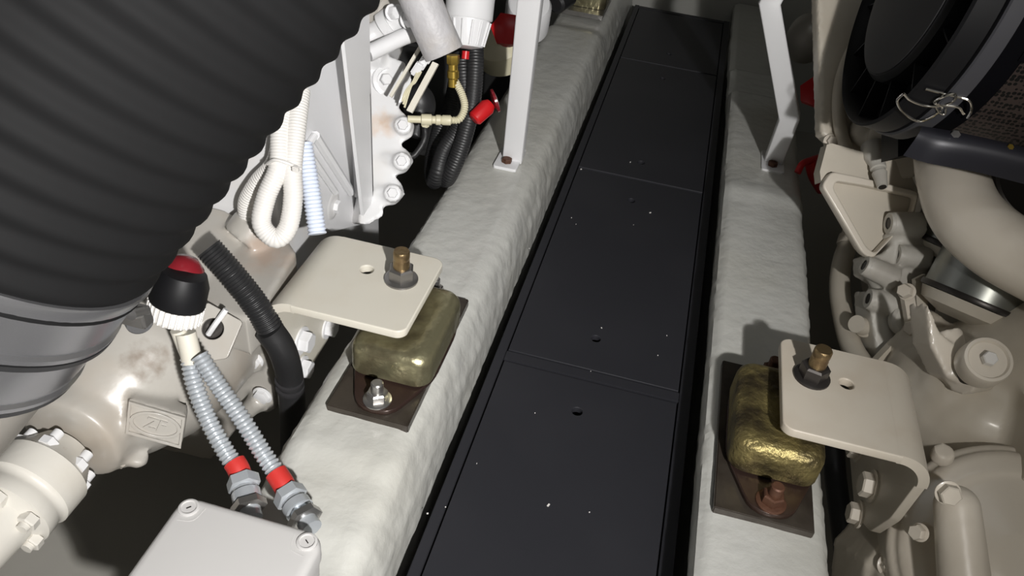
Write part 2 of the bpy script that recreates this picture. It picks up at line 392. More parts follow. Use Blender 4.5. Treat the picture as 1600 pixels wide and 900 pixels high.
# ---- walkway
wk = thing('walkway', (-.02, 1.3, -.06), 'long black walkway frame between the two white bearers carrying four hatch panels', 'walkway')
XL, XR = -.157, .1305; pl, pr = -.1425, .113
seams = [(-.2, .834), (.856, 1.4300), (1.4335, 2.045), (2.049, 2.455)]
b = B()
box(b, ((XL + pl) / 2, 1.14, -.012), (pl - XL - .001, 2.68, .024), bev=.0008)
box(b, ((XR + pr) / 2, 1.14, -.012), (XR - pr - .001, 2.68, .024), bev=.0008)
put('side_rail', b, DECK, wk)
b = B(); box(b, ((pl + pr) / 2, .845, -.012), (pr - pl, .0185, .023), bev=.0008); put('cross_bar', b, DECK, wk)
b = B(); box(b, ((pl + pr) / 2, 2.468, -.012), (pr - pl, .02, .023), bev=.0008); put('cross_bar', b, DECK, wk)
b = B(); box(b, ((XL + XR) / 2, 1.14, -.05), (XR - XL - .004, 2.66, .05)); put('tray', b, BLACKST, wk)
holes_y = [[.77], [.927, 1.347], [1.505, 1.961], [2.134]]
names = ['nearest black hatch panel of the walkway with one dark finger hole near its far edge',
         'black hatch panel between the two engine mounts with a finger hole at each end',
         'black hatch panel beside the two strut feet with pale scuffs round its near finger hole',
         'farthest and darkest black hatch panel of the walkway against the end wall']
for (ya, yb), hy, lb in zip(seams, holes_y, names):
    g = .0016
    me = plate([(pl + g, ya + g), (pr - g, ya + g), (pr - g, yb - g), (pl + g, yb - g)], [circ(-.021, y, .0075) for y in hy], (0, 0, -.006), XP, YP, .010, .0008)
    o = put('hatch_panel', me, DECK); tag(o, lb, 'floor panel', 'black hatch panels of the walkway')
# crumbs and paint flecks lying on the walkway
fl = B()
for px, py, s in ((1016, 332, .0035), (893, 340, .001), (857, 789, .004), (921, 800, .0015), (836, 645, .001), (745, 724, .001), (1028, 555, .0012), (1042, 524, .0012), (923, 580, .001), (908, 264, .003), (985, 253, .003), (696, 792, .0015), (668, 802, .002), (827, 388, .001), (900, 350, .0008), (990, 351, .0008), (940, 512, .002)):
    p = at(px, py, 'z', .0); box(fl, (p.x, p.y, -.0004), (s, s * .5, .0016), Matrix.Rotation(random.random() * 3, 3, 'Z'))
o = put('paint_flecks', fl, WPLAST); tag(o, 'tiny pale paint flecks and crumbs scattered on the black walkway', 'debris'); o['kind'] = 'stuff'

# ================================================================== MOUNTS, PADS, BRACKETS
def engine_mount(side, cx, capm, lowm, boltm, studm, nutm, lab):
    """rubber mount: base plate with bolt tabs, rubber, bell cap, stud and nuts (stud goes up through the bracket)"""
    cy = .720; z0 = .0895
    t = thing('engine_mount', (cx, cy, z0), lab, 'engine mount', 'rubber engine mounts')
    # base plate: rounded lozenge
    out = rounded([(-.052, -.05), (-.022, -.122), (.022, -.122), (.052, -.05), (.052, .05), (.022, .122), (-.022, .122), (-.052, .05)], .02)
    put('base_plate', plate([(x + cx, y + cy) for x, y in out], [], (0, 0, z0 + .0035), XP, YP, .007, .0015), lowm, t)
    b = B(); stack(b, (cx, cy), [(z0 + .006, .043, .062, .03), (z0 + .02, .040, .058, .03), (z0 + .03, .042, .06, .03)]); put('rubber_block', b, RUB, t)
    b = B()
    lev = [(.0985, .050, .073, .02), (.1000, .0515, .0745, .021), (.128, .0510, .074, .020), (.1345, .0498, .0728, .020), (.1395, .0465, .0695, .019), (.1425, .0415, .0645, .018), (.1435, .035, .058, .017), (.1420, .026, .045, .016), (.1400, .020, .022, .015)]
    stack(b, (cx, cy), lev)
    o = put('cap', b, capm, t)
    b = B(); sx = -.271 if side < 0 else .2385; sy = .752
    lathe(b, V((sx, sy, .145)), ZP, [(.017, 0), (.017, .0125)], 24); put('spacer', b, DARKST, t)
    b = B(); lathe(b, V((sx, sy, .15)), ZP, [(.0104, 0), (.0104, .050), (.0098, .052), (.0098, .053), (.0104, .055), (.0104, .063), (.0092, .065)], 24)
    put('stud', b, studm, t)
    b = B(); hexhead(b, V((sx, sy, .1702)), ZP, .0168, .0165, .0215, .004, spin=.3); put('nut', b, nutm, t)
    for yy in (cy - .105, cy + .105):
        b = B(); hexhead(b, V((cx, yy, z0 + .0068)), ZP, .0125, .012, .017, .003); bb = put('anchor_bolt', b, boltm, t)
        b = B(); lathe(b, V((cx, yy, z0 + .02)), ZP, [(.0075, 0), (.0075, .014), (.006, .0155)], 16); put('bolt_end', b, boltm, bb)
    return t
for side, x0, x1, lab in ((-1, -.3045, -.203, 'oily dark steel plate on the left bearer under the brass-coloured mount'),
                          (1, .152, .2615, 'blackened oil-stained steel plate on the right bearer under the pitted mount')):
    b = B(); box(b, ((x0 + x1) / 2, .7175, .082), (x1 - x0, .247, .015), bev=.0012)
    tag(put('steel_pad', b, PAD), lab, 'mounting plate', 'steel plates under the engine mounts')
engine_mount(-1, -.249, YZINC, OILY, STEEL, YBOLT, DARKST, 'smooth brass-coloured engine mount under the left white bracket')
engine_mount(1, .212, YZINC2, OILY, RUST, YBOLT, BLACKST, 'pitted rusty gold engine mount under the right beige bracket')

def bracket(side, m, lab, legpx, boltpx, X, xin, xbend, y0, y1, hole, stud):
    """bent heavy plate: flat top, round bend, vertical leg bolted to the engine"""
    T = .0115; zt = .170; R = .040
    t = thing('engine_bracket', (X, (y0 + y1) / 2, 0), lab, 'bracket', 'engine mounting brackets')
    s = 1 if side < 0 else -1             # inward direction (towards the walkway)
    u = V((s, 0, 0)); v = YP
    # flat top with the two holes
    L = abs(xin - xbend)
    w = rounded([(0, y0), (L, y0), (L, y1), (0, y1)], .0001)
    def roundcorner():
        r = .014; pts = [(0, y0), (L - r, y0)]
        for k in range(1, 6): a = -PI / 2 + PI / 2 * k / 6; pts.append((L - r + r * math.cos(a), y0 + r + r * math.sin(a)))
        for k in range(0, 7): a = PI / 2 * k / 6; pts.append((L - r + r * math.cos(a), y1 - r + r * math.sin(a)))
        pts.append((0, y1)); return pts
    b = B()
    top = plate(roundcorner(), [circ(abs(hx - xbend), hy, hr, 28) for hx, hy, hr in ((hole[0], hole[1], .0085), (stud[0], stud[1], .0125))], (xbend, 0, zt - T / 2), u, v, T, .0016)
    b.from_mesh(top); bpy.data.meshes.remove(top)
    # bend
    n = 10; rows = [[b.verts.new(p) for p in (V((xbend + s * .004, y0 + .0012, zt + .0001)), V((xbend + s * .004, y1 - .0012, zt + .0001)), V((xbend + s * .004, y1 - .0002, zt - T - .0001)), V((xbend + s * .004, y0 + .0002, zt - T - .0001)))]]
    for k in range(n + 1):
        a = PI / 2 * k / n
        co = V((xbend - s * R * math.sin(a), 0, zt - R + R * math.cos(a))); ci = V((xbend - s * (R - T) * math.sin(a), 0, zt - R + (R - T) * math.cos(a)))
        rows.append([b.verts.new(p + V((0, yy, 0))) for p, yy in ((co, y0 + .0016), (co, y1 - .0016), (ci, y1 - .0005), (ci, y0 + .0005))])
    for r0, r1 in zip(rows, rows[1:]):
        for k in range(4): b.faces.new((r0[k], r0[(k + 1) % 4], r1[(k + 1) % 4], r1[k]))
    put('top_plate', b, m, t)
    # leg
    xo = xbend - s * R
    uu, vv_ = YP, ZP
    leg = [(q[0], q[1]) for q in legpx]
    me = plate(rounded(leg, .006), [], (xo + s * T / 2, 0, 0), uu, vv_, T, .0012)
    put('leg_plate', me, m, t)
    for (yy, zz, r) in boltpx:
        b = B(); lathe(b, V((xo + s * T - s * .0005, yy, zz)), u, [(r * 1.45, 0), (r * 1.45, .003)], 24)
        hexhead(b, V((xo + s * (T + .0022), yy, zz)), u, r * 1.1, r * .95, 0, spin=.2); put('bolt', b, WHITE2 if side < 0 else BEIGE2, t)
    return t
bracket(-1, CREAM, 'cream bent steel bracket bolted to the left engine over the brass-coloured mount',
        [(.658, .132), (.668, .055), (.690, .004), (.720, -.028), (.812, -.022), (.812, .132)], [(.806, .004, .0125), (.727, .045, .014), (.722, -.002, .0125)],
        -.4, -.232, -.375, .658, .812, (-.3185, .756), (-.271, .752))
bracket(1, CREAM2, 'beige scuffed bent steel bracket bolted to the right engine over the pitted mount',
        [(.662, .132), (.668, .060), (.690, .004), (.745, -.035), (.86, -.03), (.81, .132)], [(.828, .001, .0125), (.742, .028, .0145), (.735, -.021, .0125)],
        .37, .2035, .332, .658, .815, (.2795, .7555), (.2385, .752))

# ================================================================== STRUTS
def strut(name, pts, w, th, foot, label, m=WHITE2):
    t = thing(name, foot[0], label, 'strut', 'square steel struts standing on the bearers')
    (c, sx, sy) = foot
    out = rounded([(-sx, -sy), (sx, -sy), (sx, sy), (-sx, sy)], .006)
    put('foot_plate', plate(out, [], (c[0], c[1], c[2] + .003), XP, YP, .006, .001), m, t)
    b = B(); prev = None; P = [V(p) for p in pts]
    for i, p in enumerate(P):
        if i == 0: d = (P[1] - P[0]).normalized(); nrm = V((0, 0, 1)); sc = abs(d.z)
        elif i == len(P) - 1: d = (P[-1] - P[-2]).normalized()
        else: d = ((P[i] - P[i - 1]).normalized() + (P[i + 1] - P[i]).normalized()).normalized()
        ux = (XP - d * XP.dot(d)).normalized(); uy = d.cross(ux).normalized()
        ring = [b.verts.new(p + ux * a + uy * q) for a, q in rrect(w, th, .003, 3)]
        if prev:
            for k in range(len(ring)): b.faces.new((prev[k], prev[(k + 1) % len(ring)], ring[(k + 1) % len(ring)], ring[k]))
        else: b.faces.new(list(reversed(ring)))
        prev = ring
    b.faces.new(prev)
    put('post', b, m, t)
    bolt(t, (c[0] - .001, c[1] - sy + .022, c[2] + .0055), ZP, .0095, .009, RUST, 0)
    return t
fl_ = at(800, 248, 'z', .083)
strut('support_strut', [(fl_.x + .002, fl_.y + .003, .085), at(829, 0, 'y', 1.20), at(829, 0, 'y', 1.20) + (at(829, 0, 'y', 1.20) - fl_) * .45], .0180, .014, ((fl_.x - .004, fl_.y + .0, .080), .0215, .042),
      'straight white square strut with a rusty foot bolt on the left bearer')
fr = at(1207, 255, 'z', .078)
k1 = at(1234, 182, 'y', 1.40); k2 = at(1202, 6, 'y', 1.40)
strut('support_strut', [(fr.x + .002, fr.y + .012, .078), k1, k2, k2 + V((.03, .05, .12))], .0175, .012, ((fr.x, fr.y + .004, .0745), .0215, .040),
      'cranked white square strut standing on the right bearer')

def hit0(px, py, o, ax, r):
    d = ray(px, py); w = CAM - o; dp = d - ax * d.dot(ax); wp = w - ax * w.dot(ax)
    a, bb, c = dp.dot(dp), 2 * dp.dot(wp), wp.dot(wp) - r * r; q = max(0, bb * bb - 4 * a * c); return CAM + d * ((-bb - math.sqrt(q)) / (2 * a))
# ================================================================== LEFT ENGINE
eng = thing('marine_engine', (-.65, 1.0, -.12), 'white painted engine block on the left with bolted flywheel housing beside the straight strut', 'engine')
b = B()
box(b, (-.62, .99, .20), (.31, .36, .66))                    # block
cyl(b, (-.60, 1.03, .27), (-.452, 1.03, .27), .155, seg=48)
for (px, py, r, l) in ((603, 125, .026, .012), (522, 322, .026, .010)):
    p = at(px, py, 'x', -.45 + l); cyl(b, p - XP * .06, p, r, r * .9, seg=24)
p = at(604, 60, 'x', -.44); cyl(b, p - XP * .05, p + XP * .012, .06, .055, seg=32)
scal = ((585, 60), (600, 85), (632, 95), (645, 120), (640, 150), (622, 166), (634, 178), (650, 196), (646, 213), (624, 226), (640, 236), (648, 252), (636, 270), (616, 274), (630, 288), (634, 304), (620, 320), (600, 322), (600, 338), (575, 352), (560, 350), (575, 200), (570, 60))
prism(b, [D(x, y, 1.225) for x, y in scal], FWD * .07 - XP * .03)
for (px, py, r) in ((630, 196, .014), (628, 252, .014), (614, 302, .014)): cyl(b, D(px, py, 1.21), D(px, py, 1.26), r, r, seg=20); tube(b, [D(px - 4, py, 1.225), D(px - 45, py - 8, 1.24)], .012, 12)
add_spot(WHITE, D(594, 190, 1.215), .045, (.62, .42, .27), .7, 45)
put('block', cast(b, .0038, 6), WHITE, eng)
bolt(eng, at(522, 322, 'x', -.443), XP, .010, .008, WHITE2, .0135)
b = B(); o_ = D(603, 125, 1.225); lathe(b, o_ + FWD * .01, -FWD + XP * .5, [(.026, -.01), (.024, .008), (.018, .010), (.016, .004), (0, .004)], 28); put('boss_ring', b, WHITE2, eng)
bolt(eng, o_ - FWD * .002, -FWD + XP * .5, .009, .009, WHITE2, 0)
for px, py in ((630, 196), (628, 252), (614, 302)): bolt(eng, D(px, py, 1.210), -FWD, .008, .006, WHITE2, .011)

# flat cover panel
O_ = V((-.445, 0, 0)); 
pan = [at(*q, 'x', -.444) for q in ((455, 130), (520, 30), (545, 20), (575, 210), (583, 345), (515, 362), (500, 350), (470, 300), (450, 240))]
put('cover_panel', plate([(p.y, p.z) for p in pan], [], (-.444, 0, 0), YP, ZP, .006, .001), WHITE2, eng)
# diagonal rib frame on panel
b = B()
a1, a2 = at(492, 212, 'x', -.436), at(548, 300, 'x', -.436); tube(b, [a1, a2], .007, 8); a1, a2 = at(478, 232, 'x', -.436), at(524, 300, 'x', -.436); tube(b, [a1, a2], .005, 8)
a1, a2 = at(492, 212, 'x', -.436), at(470, 245, 'x', -.436); tube(b, [a1, a2], .005, 8)
put('rib', b, WHITE2, eng)
# angle iron standing in front
b = B()
q = [at(534, 30, 'x', -.400), at(575, -60, 'x', -.400), at(584, 312, 'x', -.400), at(568, 337, 'x', -.400)]
q[0] = at(524, -60, 'x', -.400)
prism(b, q, V((-.005, 0, 0)))
e = [q[1], q[2], q[2] - XP * .030, q[1] - XP * .030]
prism(b, e, V((0, -.004, 0)))
put('angle_iron', b, WHITE2, eng)
# top pipes of the engine (upper middle)
b = B(); tube(b, [D(575, 84, 1.12), D(600, 72, 1.13), D(630, 58, 1.14), D(655, 50, 1.15)], .0115, 18); tube(b, [D(648, 52, 1.148), D(658, 48, 1.15)], .0165, 18); put('coolant_pipe', b, WHITE2, eng)
b = B(); tube(b, [D(570, 62, 1.16), D(590, 50, 1.16), D(612, 36, 1.15), D(630, 22, 1.14)], .016, 18); tube(b, [D(600, 42, 1.155), D(612, 34, 1.15)], .021, 18); put('coolant_pipe', b, WHITE, eng)
b = B(); lathe(b, D(592, 20, 1.20), XP + YP * -.3, [(.045, -.02), (.045, .03), (.038, .036), (0, .04)], 32); put('pump_body', b, GBOX, eng)
bolt(eng, D(638, 30, 1.125), (XP - YP * .6 + ZP * .4), .012, .014, WHITE2, .014)
bolt(eng, D(613, 20, 1.13), (XP - YP * .6 + ZP * .4), .010, .012, WHITE2, .012)
# slide rail (thin bright bars running to lower left)
b = B(); prism(b, [D(676, 96, 1.15), D(685, 100, 1.15), D(644, 176, 1.16), D(635, 172, 1.16)], FWD * .006); prism(b, [D(655, 70, 1.16), D(659, 73, 1.16), D(612, 152, 1.17), D(608, 149, 1.17)], FWD * .005); put('link_rod', b, CREAM, eng)
b = B()
for k in range(3):
    p = D(652 + 9 * k, 108 - 10 * k, 1.15); box(b, p, (.012, .010, .022), Matrix.Rotation(.5, 3, 'Y'), bev=.002)
put('terminal_block', b, WHITE2, eng)
b = B()
for k in range(3): tube(b, [D(652 + k * 3, 112, 1.15), D(645 + k * 2, 128, 1.145), D(634 + k * 4, 142 - k * 3, 1.15), D(628 + k * 2, 158 + k * 5, 1.155)], .0016, 6)
put('wire', b, YWPLAST, eng)

# ledge + gearbox
gb = thing('gearbox', (-.57, .62, -.08), 'off-white gearbox with a raised badge and brown grime below the black hose', 'gearbox')
b = B()
lp = [at(*q, 'z', .155) for q in ((463, 392), (417, 470), (385, 500), (300, 470), (280, 360), (345, 285), (400, 300))]
prism(b, lp, V((0, 0, -.06)))
cyl(b, at(340, 300, 'z', .16) - ZP * .02, at(340, 300, 'z', .16) + ZP * .02, .05, .035); cyl(b, D(400, 350, 1.06), D(380, 375, 1.06), .03)
AXX, AXZ = -.565, .055
lathe(b, V((AXX, .475, AXZ)), YP, [(.045, 0), (.060, .004), (.064, .03), (.085, .06), (.108, .11), (.118, .17), (.120, .24), (.120, .33)], 48)
# mounting flange scallop on the right side
fo = [at(*q, 'y', .70) for q in ((300, 470), (345, 465), (385, 505), (412, 560), (430, 608), (432, 640), (418, 648), (395, 640), (330, 720), (240, 700))]
prism(b, fo, V((0, .018, 0)))
cyl(b, at(398, 560, 'y', .70) - YP * .012, at(398, 560, 'y', .70) + YP * .02, .017); cyl(b, at(408, 622, 'y', .70) - YP * .012, at(408, 622, 'y', .70) + YP * .02, .017)
cyl(b, at(372, 655, 'y', .68), at(408, 622, 'y', .69), .013)
# foot ear under the case
cyl(b, D(186, 705, .93), D(186, 715, .945), .016); cyl(b, D(215, 712, .94), D(216, 720, .95), .012); sph(b, D(225, 545, .955), .05, (1, 1, .8)); sph(b, D(170, 590, .95), .04)
bo = D(243, 664, .905); bn = V((.33, -.62, .2)).normalized()
bu = (D(290, 690, .905) - D(200, 640, .905)); bu = (bu - bn * bu.dot(bn)).normalized(); bv = bn.cross(bu)
if bv.z < 0: bv = -bv
prism(b, [bo - bn * .03 + bu * x + bv * y for x, y in ((-.037, .021), (.027, .021), (.037, -.021), (-.027, -.021))], bn * .0295)
me = cast(b, .004, 7)

add_spot(GBOX, hit0(235, 565, V((AXX, 0, AXZ)), YP, .118), .060, (.13, .08, .04), .95, 70)
add_spot(GBOX, at(420, 400, 'z', .155), .07, (.42, .28, .2), .5, 40)
put('housing', me, GBOX, gb)
for px, py, y, r in ((396, 562, .688, .0115), (410, 618, .688, .0115)): bolt(gb, at(px, py, 'y', y + .002), -YP, r, .006, WHITE, r * 1.25)
bolt(gb, D(186, 712, .935), V((.1, -.5, -.2)), .0105, .012, GBOX, .013)
# badge: raised frame, ring and letters
bo = D(243, 664, .905); nrm = (CAM - bo).normalized()
bn = V((.33, -.62, .2)).normalized()
bu = (D(290, 690, .905) - D(200, 640, .905)); bu = (bu - bn * bu.dot(bn)).normalized(); bv = bn.cross(bu)
if bv.z < 0: bv = -bv
bd = B()
rim = [(-.036, .020), (.026, .020), (.036, -.020), (-.026, -.020)]
def frame_prism(bm, poly, wd, org, u, v, th):
    me = plate(poly, [[(x * (1 - wd), y * (1 - wd * 1.6)) for x, y in reversed(poly)]], org, u, v, th, .0005); bm.from_mesh(me); bpy.data.meshes.remove(me)
frame_prism(bd, rim, .10, bo, bu, bv, .004)
ring = plate([(.028 * math.cos(a * PI / 20), .016 * math.sin(a * PI / 20)) for a in range(40)], [[(.024 * math.cos(-a * PI / 20), .0125 * math.sin(-a * PI / 20)) for a in range(40)]], bo, bu, bv, .004, .0005)
bd.from_mesh(ring); tx = text_mesh('ZF', .020, bo, bu, bv, .0018); bd.from_mesh(tx)

put('badge', bd, GBOX, gb)
# breather plate with dark round hole (right of the ribbed connector)
po = D(333, 514, .93); pn = (V((.25, -.65, .70))).normalized(); pu = RIGHT - pn * RIGHT.dot(pn); pu.normalize(); pv = pn.cross(pu)
def onpl(px, py): d = ray(px, py); q = CAM + d * ((po - CAM).dot(pn) / d.dot(pn)); return uv_of(q, po, pu, pv)
lug = [onpl(*q) for q in ((324, 472), (380, 503), (356, 560), (318, 566), (298, 522))]
put('lifting_lug', plate(rounded(lug, .004), [circ(0, 0, .0125, 28)], po, pu, pv, .006, .001), GBOX, gb)
b = B(); tube(b, [po - pn * .005 + pu * -.006 - pv * .006, po + pn * .006 + pu * .004 + pv * .006, po + pn * .012 + pu * .016 + pv * .022], .0034, 8); put('pin', b, WHITE2, gb)
b = B(); lathe(b, po - pn * .014, pn, [(.018, 0), (.018, .004)], 24); put('recess', b, BLACKST, gb)

# shaft coupling
WHITE3 = mat('aged_white_enamel', (0.66, 0.635, 0.58), 0.38, bump=0.2, bscale=50, var=0.4, vscale=14, vcol=(0.55, 0.50, 0.42))
add_spot(WHITE3, hit0(110, 688, V((AXX, 0, AXZ - .006)), YP, .0495), .016, (.32, .13, .02), 1.0, 160)
sc_ = thing('shaft_coupling', (AXX, .38, .055), 'off-white bolted shaft coupling with a rust streak at the left edge below the clamp', 'shaft coupling')
b = B(); lathe(b, V((AXX, .440, AXZ - .006)), -YP, [(.030, -.03), (.046, 0), (.0495, .003), (.0495, .034), (.047, .036), (.0455, .038), (.0455, .044), (.047, .046), (.047, .060), (.042, .062), (.033, .068), (.031, .12), (.031, .40)], 48)

put('flange', b, WHITE3, sc_)
for k in range(6):
    a = 2 * PI * k / 6 + .35; c = V((AXX + .038 * math.cos(a), -.010, AXZ - .006 + .038 * math.sin(a)))
    b = B(); hexhead(b, c + YP * .386, -YP, .0105, .010, 0, spin=.3); cyl(b, c + YP * .38, c + YP * .371, .006); put('bolt', b, WHITE3, sc_)
    b = B(); hexhead(b, c * 1.0 + YP * .452, YP, .0105, .010, 0); cyl(b, c + YP * .46, c + YP * .474, .006); put('nut', b, WHITE2, sc_)

# ---- big black duct hose in the top-left corner
ha = (RIGHT * .66 + DOWN * -.735 + FWD * -.15).normalized(); hc = D(-68, 292, .47); HR = .118
hose = thing('duct_hose', hc - ha * .3, 'huge black corrugated duct hose filling the top left corner, held by a steel clamp', 'hose')
b = B()
def hr(s, tot): return HR + .0015 * math.cos(2 * PI * s / .0185)
tube(b, [hc, hc + ha * .2, hc + ha * .42 + FWD * .01, hc + ha * .62 + FWD * .05], HR, 72, .0185 / 10, hr); put('hose_body', b, RUBM, hose)
b = B(); lathe(b, hc, -ha, [(HR - .012, -.012), (HR + .0015, -.012), (HR + .0025, -.010), (HR + .0005, .0), (HR + .0005, .024), (HR + .0028, .026), (HR + .0028, .029), (HR - .004, .030), (HR - .012, .030)], 96, False); put('clamp_band', b, SILV, hose)
b = B(); lathe(b, hc - ha * .030, -ha, [(HR - .008, 0), (HR + .0032, 0), (HR + .0032, .0035), (HR - .008, .0035)], 96, False); put('gasket', b, RUB, hose)
b = B(); lathe(b, hc - ha * .0335, -ha, [(HR - .012, 0), (HR - .0010, .0), (HR - .0010, .030), (HR + .001, .032), (HR + .001, .035), (HR - .012, .036)], 96, False); put('clamp_band', b, SILV, hose)
b = B(); lathe(b, hc - ha * .069, -ha, [(HR - .012, 0), (HR + .0008, 0), (HR + .0008, .0035), (HR - .012, .0035)], 96, False); put('gasket', b, RUB, hose)
b = B(); lathe(b, hc - ha * .0, -ha, [(HR - .0125, 0), (HR - .0125, .072), (HR - .006, .074), (HR - .006, .18)], 96, False); put('pipe', b, GREYP, hose)
b = B(); box(b, D(212, 492, .56), (.02, .012, .016), bev=.002); cyl(b, D(205, 492, .545), D(228, 486, .56), .004); put('clamp_screw', b, STEEL, hose)

# silver knob and ribbed breather cap
b = B(); lathe(b, D(216, 500, .66), (CAM - D(216, 520, .66)) + V((.1, 0, -.35)), [(.0095, -.012), (.011, -.002), (.011, .004), (.010, .005), (0, .0052)], 32)
put('clamp_bolt', b, SILV, hose)
bc = thing('breather_cap', D(275, 500, .80), 'glossy black and dark red cap with a ribbed skirt under the duct hose', 'cap')
ca = D(272, 492, .80); cax = (D(292, 408, .80) - D(258, 492, .80)) + FWD * -.02; cax.normalize()
b = B(); lathe(b, ca - cax * .006, cax, [(.010, 0), (.0235, .002), (.0262, .006), (.0262, .020), (.0235, .022)], 48)
cu_, cw_ = frame(cax)
for k in range(30):
    a = 2 * PI * k / 30; p = ca + cax * .004 + (cu_ * math.cos(a) + cw_ * math.sin(a)) * .0262; tube(b, [p - cax * .006, p + cax * .010], .0014, 6)
put('ribbed_skirt', b, WPLAST, bc)
b = B(); lathe(b, ca + cax * .014, cax, [(.0265, 0), (.0270, .002), (.0262, .022), (.0215, .034), (0, .038)], 48); put('dome', b, BPLAST2, bc)
b = B(); lathe(b, D(283, 442, .80), cax, [(.0200, 0), (.0205, .002), (.0185, .018), (.011, .027), (0, .030)], 40); put('top', b, DRED, bc)
b = B(); tube(b, [D(290, 520, .83), D(296, 545, .835), D(300, 565, .84)], .0105, 16); tube(b, [D(278, 515, .83), D(288, 540, .84), D(296, 560, .85)], .008, 16); put('stem', b, CREAM, bc)

# ---- black cable loom
b = B(); ribbed(b, [D(326, 388, .93), D(365, 432, .94), (D(402, 480, .955)), D(436, 540, .98), D(452, 585, 1.02)], .0155, .0042, .0007, 20)
cl = thing('cable_loom', D(455, 700, 1.15), 'thick black corrugated cable loom passing down between gearbox and cream bracket', 'cable loom')
put('conduit', b, RUB, cl)
b = B(); tube(b, [D(420, 515, .962), D(440, 545, .98), D(452, 585, 1.02), D(457, 640, 1.07), D(458, 720, 1.18)], .0172, 20); put('tape_wrap', b, RUB, cl)
b = B()
for px, py, d in ((452, 592, 1.022), (453, 602, 1.03)): tube(b, [D(px, py, d), D(px, py + 3, d + .003)], .0182, 20)
put('tape_edge', b, BPLAST, cl)

# ---- two metal conduits, red sleeves, fittings
def conduit(pts, sleeve, fit, label, r=.0088):
    t = thing('metal_conduit', fit[-1], label, 'conduit', 'spiral metal conduits entering the grey junction box')
    b = B(); ribbed(b, pts, r, .0050, .0009, 20); put('spiral_tube', b, COND, t)
    b = B(); tube(b, sleeve, .0112, 24); put('red_sleeve', b, REDM, t)
    ax = (fit[1] - fit[0]).normalized(); b = B()
    hexhead(b, fit[0], ax, .0165, .012, .0, spin=.2); lathe(b, fit[0] + ax * .012, ax, [(.0125, 0), (.0125, .004), (.0145, .005), (.0145, .014)], 24); lathe(b, fit[0] + ax*.018, ax, [(.0105,0),(.0105,(fit[1]-fit[0]).length)], 20)
    put('hex_fitting', b, COND, t)
    b = B(); hexhead(b, fit[1], ax, .0175, .008, 0); put('lock_nut', b, STEEL, t); return t
conduit([D(296, 560, .84), D(304, 600, .835), D(325, 655, .83), D(352, 705, .825), D(368, 728, .822)], [D(366, 722, .822), D(372, 732, .82), D(377, 745, .818)], [D(379, 748, .817), D(388, 786, .80)],
        'left spiral metal conduit with a red sleeve entering the grey junction box')
conduit([D(312, 556, .83), D(340, 600, .83), D(378, 655, .825), D(412, 710, .82), D(434, 742, .815)], [D(431, 738, .816), D(442, 755, .812), D(449, 768, .81)], [D(450, 770, .809), D(474, 806, .79)],
        'right spiral metal conduit with a bright red sleeve entering the grey junction box')

# ---- junction box
JZ = .150
c1, c2, c3 = at(284, 772, 'z', JZ), at(514, 832, 'z', JZ), at(205, 905, 'z', JZ)
jx0, jx1, jy1 = c1.x + .001, c2.x - .001, (c1.y + c2.y) / 2
jy0 = jy1 - .165
jb = thing('junction_box', ((jx0 + jx1) / 2, (jy0 + jy1) / 2, .085), 'pale grey plastic junction box with round corner screws at the bottom left', 'junction box')
cx, cy = (jx0 + jx1) / 2, (jy0 + jy1) / 2; hx, hy = (jx1 - jx0) / 2, (jy1 - jy0) / 2
b = B(); stack(b, (cx, cy), [(JZ - .0635, hx - .006, hy - .006, .014), (JZ - .062, hx - .004, hy - .004, .014), (JZ - .022, hx - .002, hy - .002, .016)]); put('box_body', b, JBOX, jb)
b = B(); stack(b, (cx, cy), [(JZ - .0215, hx, hy, .018), (JZ - .006, hx, hy, .018), (JZ - .002, hx - .002, hy - .002, .017), (JZ - .0004, hx - .005, hy - .005, .016), (JZ, hx - .009, hy - .009, .015)])
lid = put('lid', b, JBOX, jb)
for sx in (-1, 1):
    for sy in (-1, 1):
        p = V((cx + sx * (hx - .0135), cy + sy * (hy - .0135), JZ))
        b = B(); lathe(b, p - ZP * .001, ZP, [(.0095, 0), (.0095, .0022), (.0085, .0028), (.0072, .0028), (.0068, .0016), (0, .0016)], 32); s_ = put('screw_cap', b, JBOX, lid)
        b = B(); box(b, p + ZP * .0008, (.0010, .0045, .0006), Matrix.Rotation(random.random() * 3, 3, 'Z')); put('slot', b, BLACKST, s_)
        b = B()
        tube(b, [p + V((math.cos(a), math.sin(a), 0)) * .0145 + ZP * -.0006 for a in [k * PI / 8 + (PI if sx > 0 else 0) + (0 if sy < 0 else (0)) for k in range(9)]] if False else [p + V((-sx * .0145, sy * .004, -.0006)), p + V((-sx * .0105, -sy * .0105, -.0006)), p + V((sx * .003, -sy * .0145, -.0006))], .0009, 6)
        put('moulded_ridge', b, JBOX, lid)

# ---- white corrugated hoses, looped and tied
wl = thing('looped_hose', D(425, 370, 1.05), 'white corrugated hose hanging in loops bound by a cable tie below the duct hose', 'hose')
for pts, r in (([D(452, 110, 1.0), D(444, 180, .99), D(438, 225, .99), D(428, 258, .995), D(404, 285, 1.01), D(386, 318, 1.03), D(392, 345, 1.05), D(412, 350, 1.07)], .0115),
               ([D(440, 160, .975), D(438, 215, .97), D(435, 262, .97), D(416, 308, .975), D(409, 350, .98), D(431, 373, .985), D(450, 355, .985), D(458, 310, .98), D(457, 262, .975), D(463, 200, .975), D(470, 140, .985)], .0118)):
    b = B(); ribbed(b, pts, r, .0036, .0003, 18); put('corrugated_tube', b, WPLAST, wl)
b = B()
loop = [D(418, 256, .965), D(430, 250, .952), D(452, 256, .955), D(470, 264, .970)]
tube(b, loop, .0022, 8); box(b, D(462, 264, .957), (.008, .006, .007), bev=.001); put('cable_tie', b, WPLAST, wl)
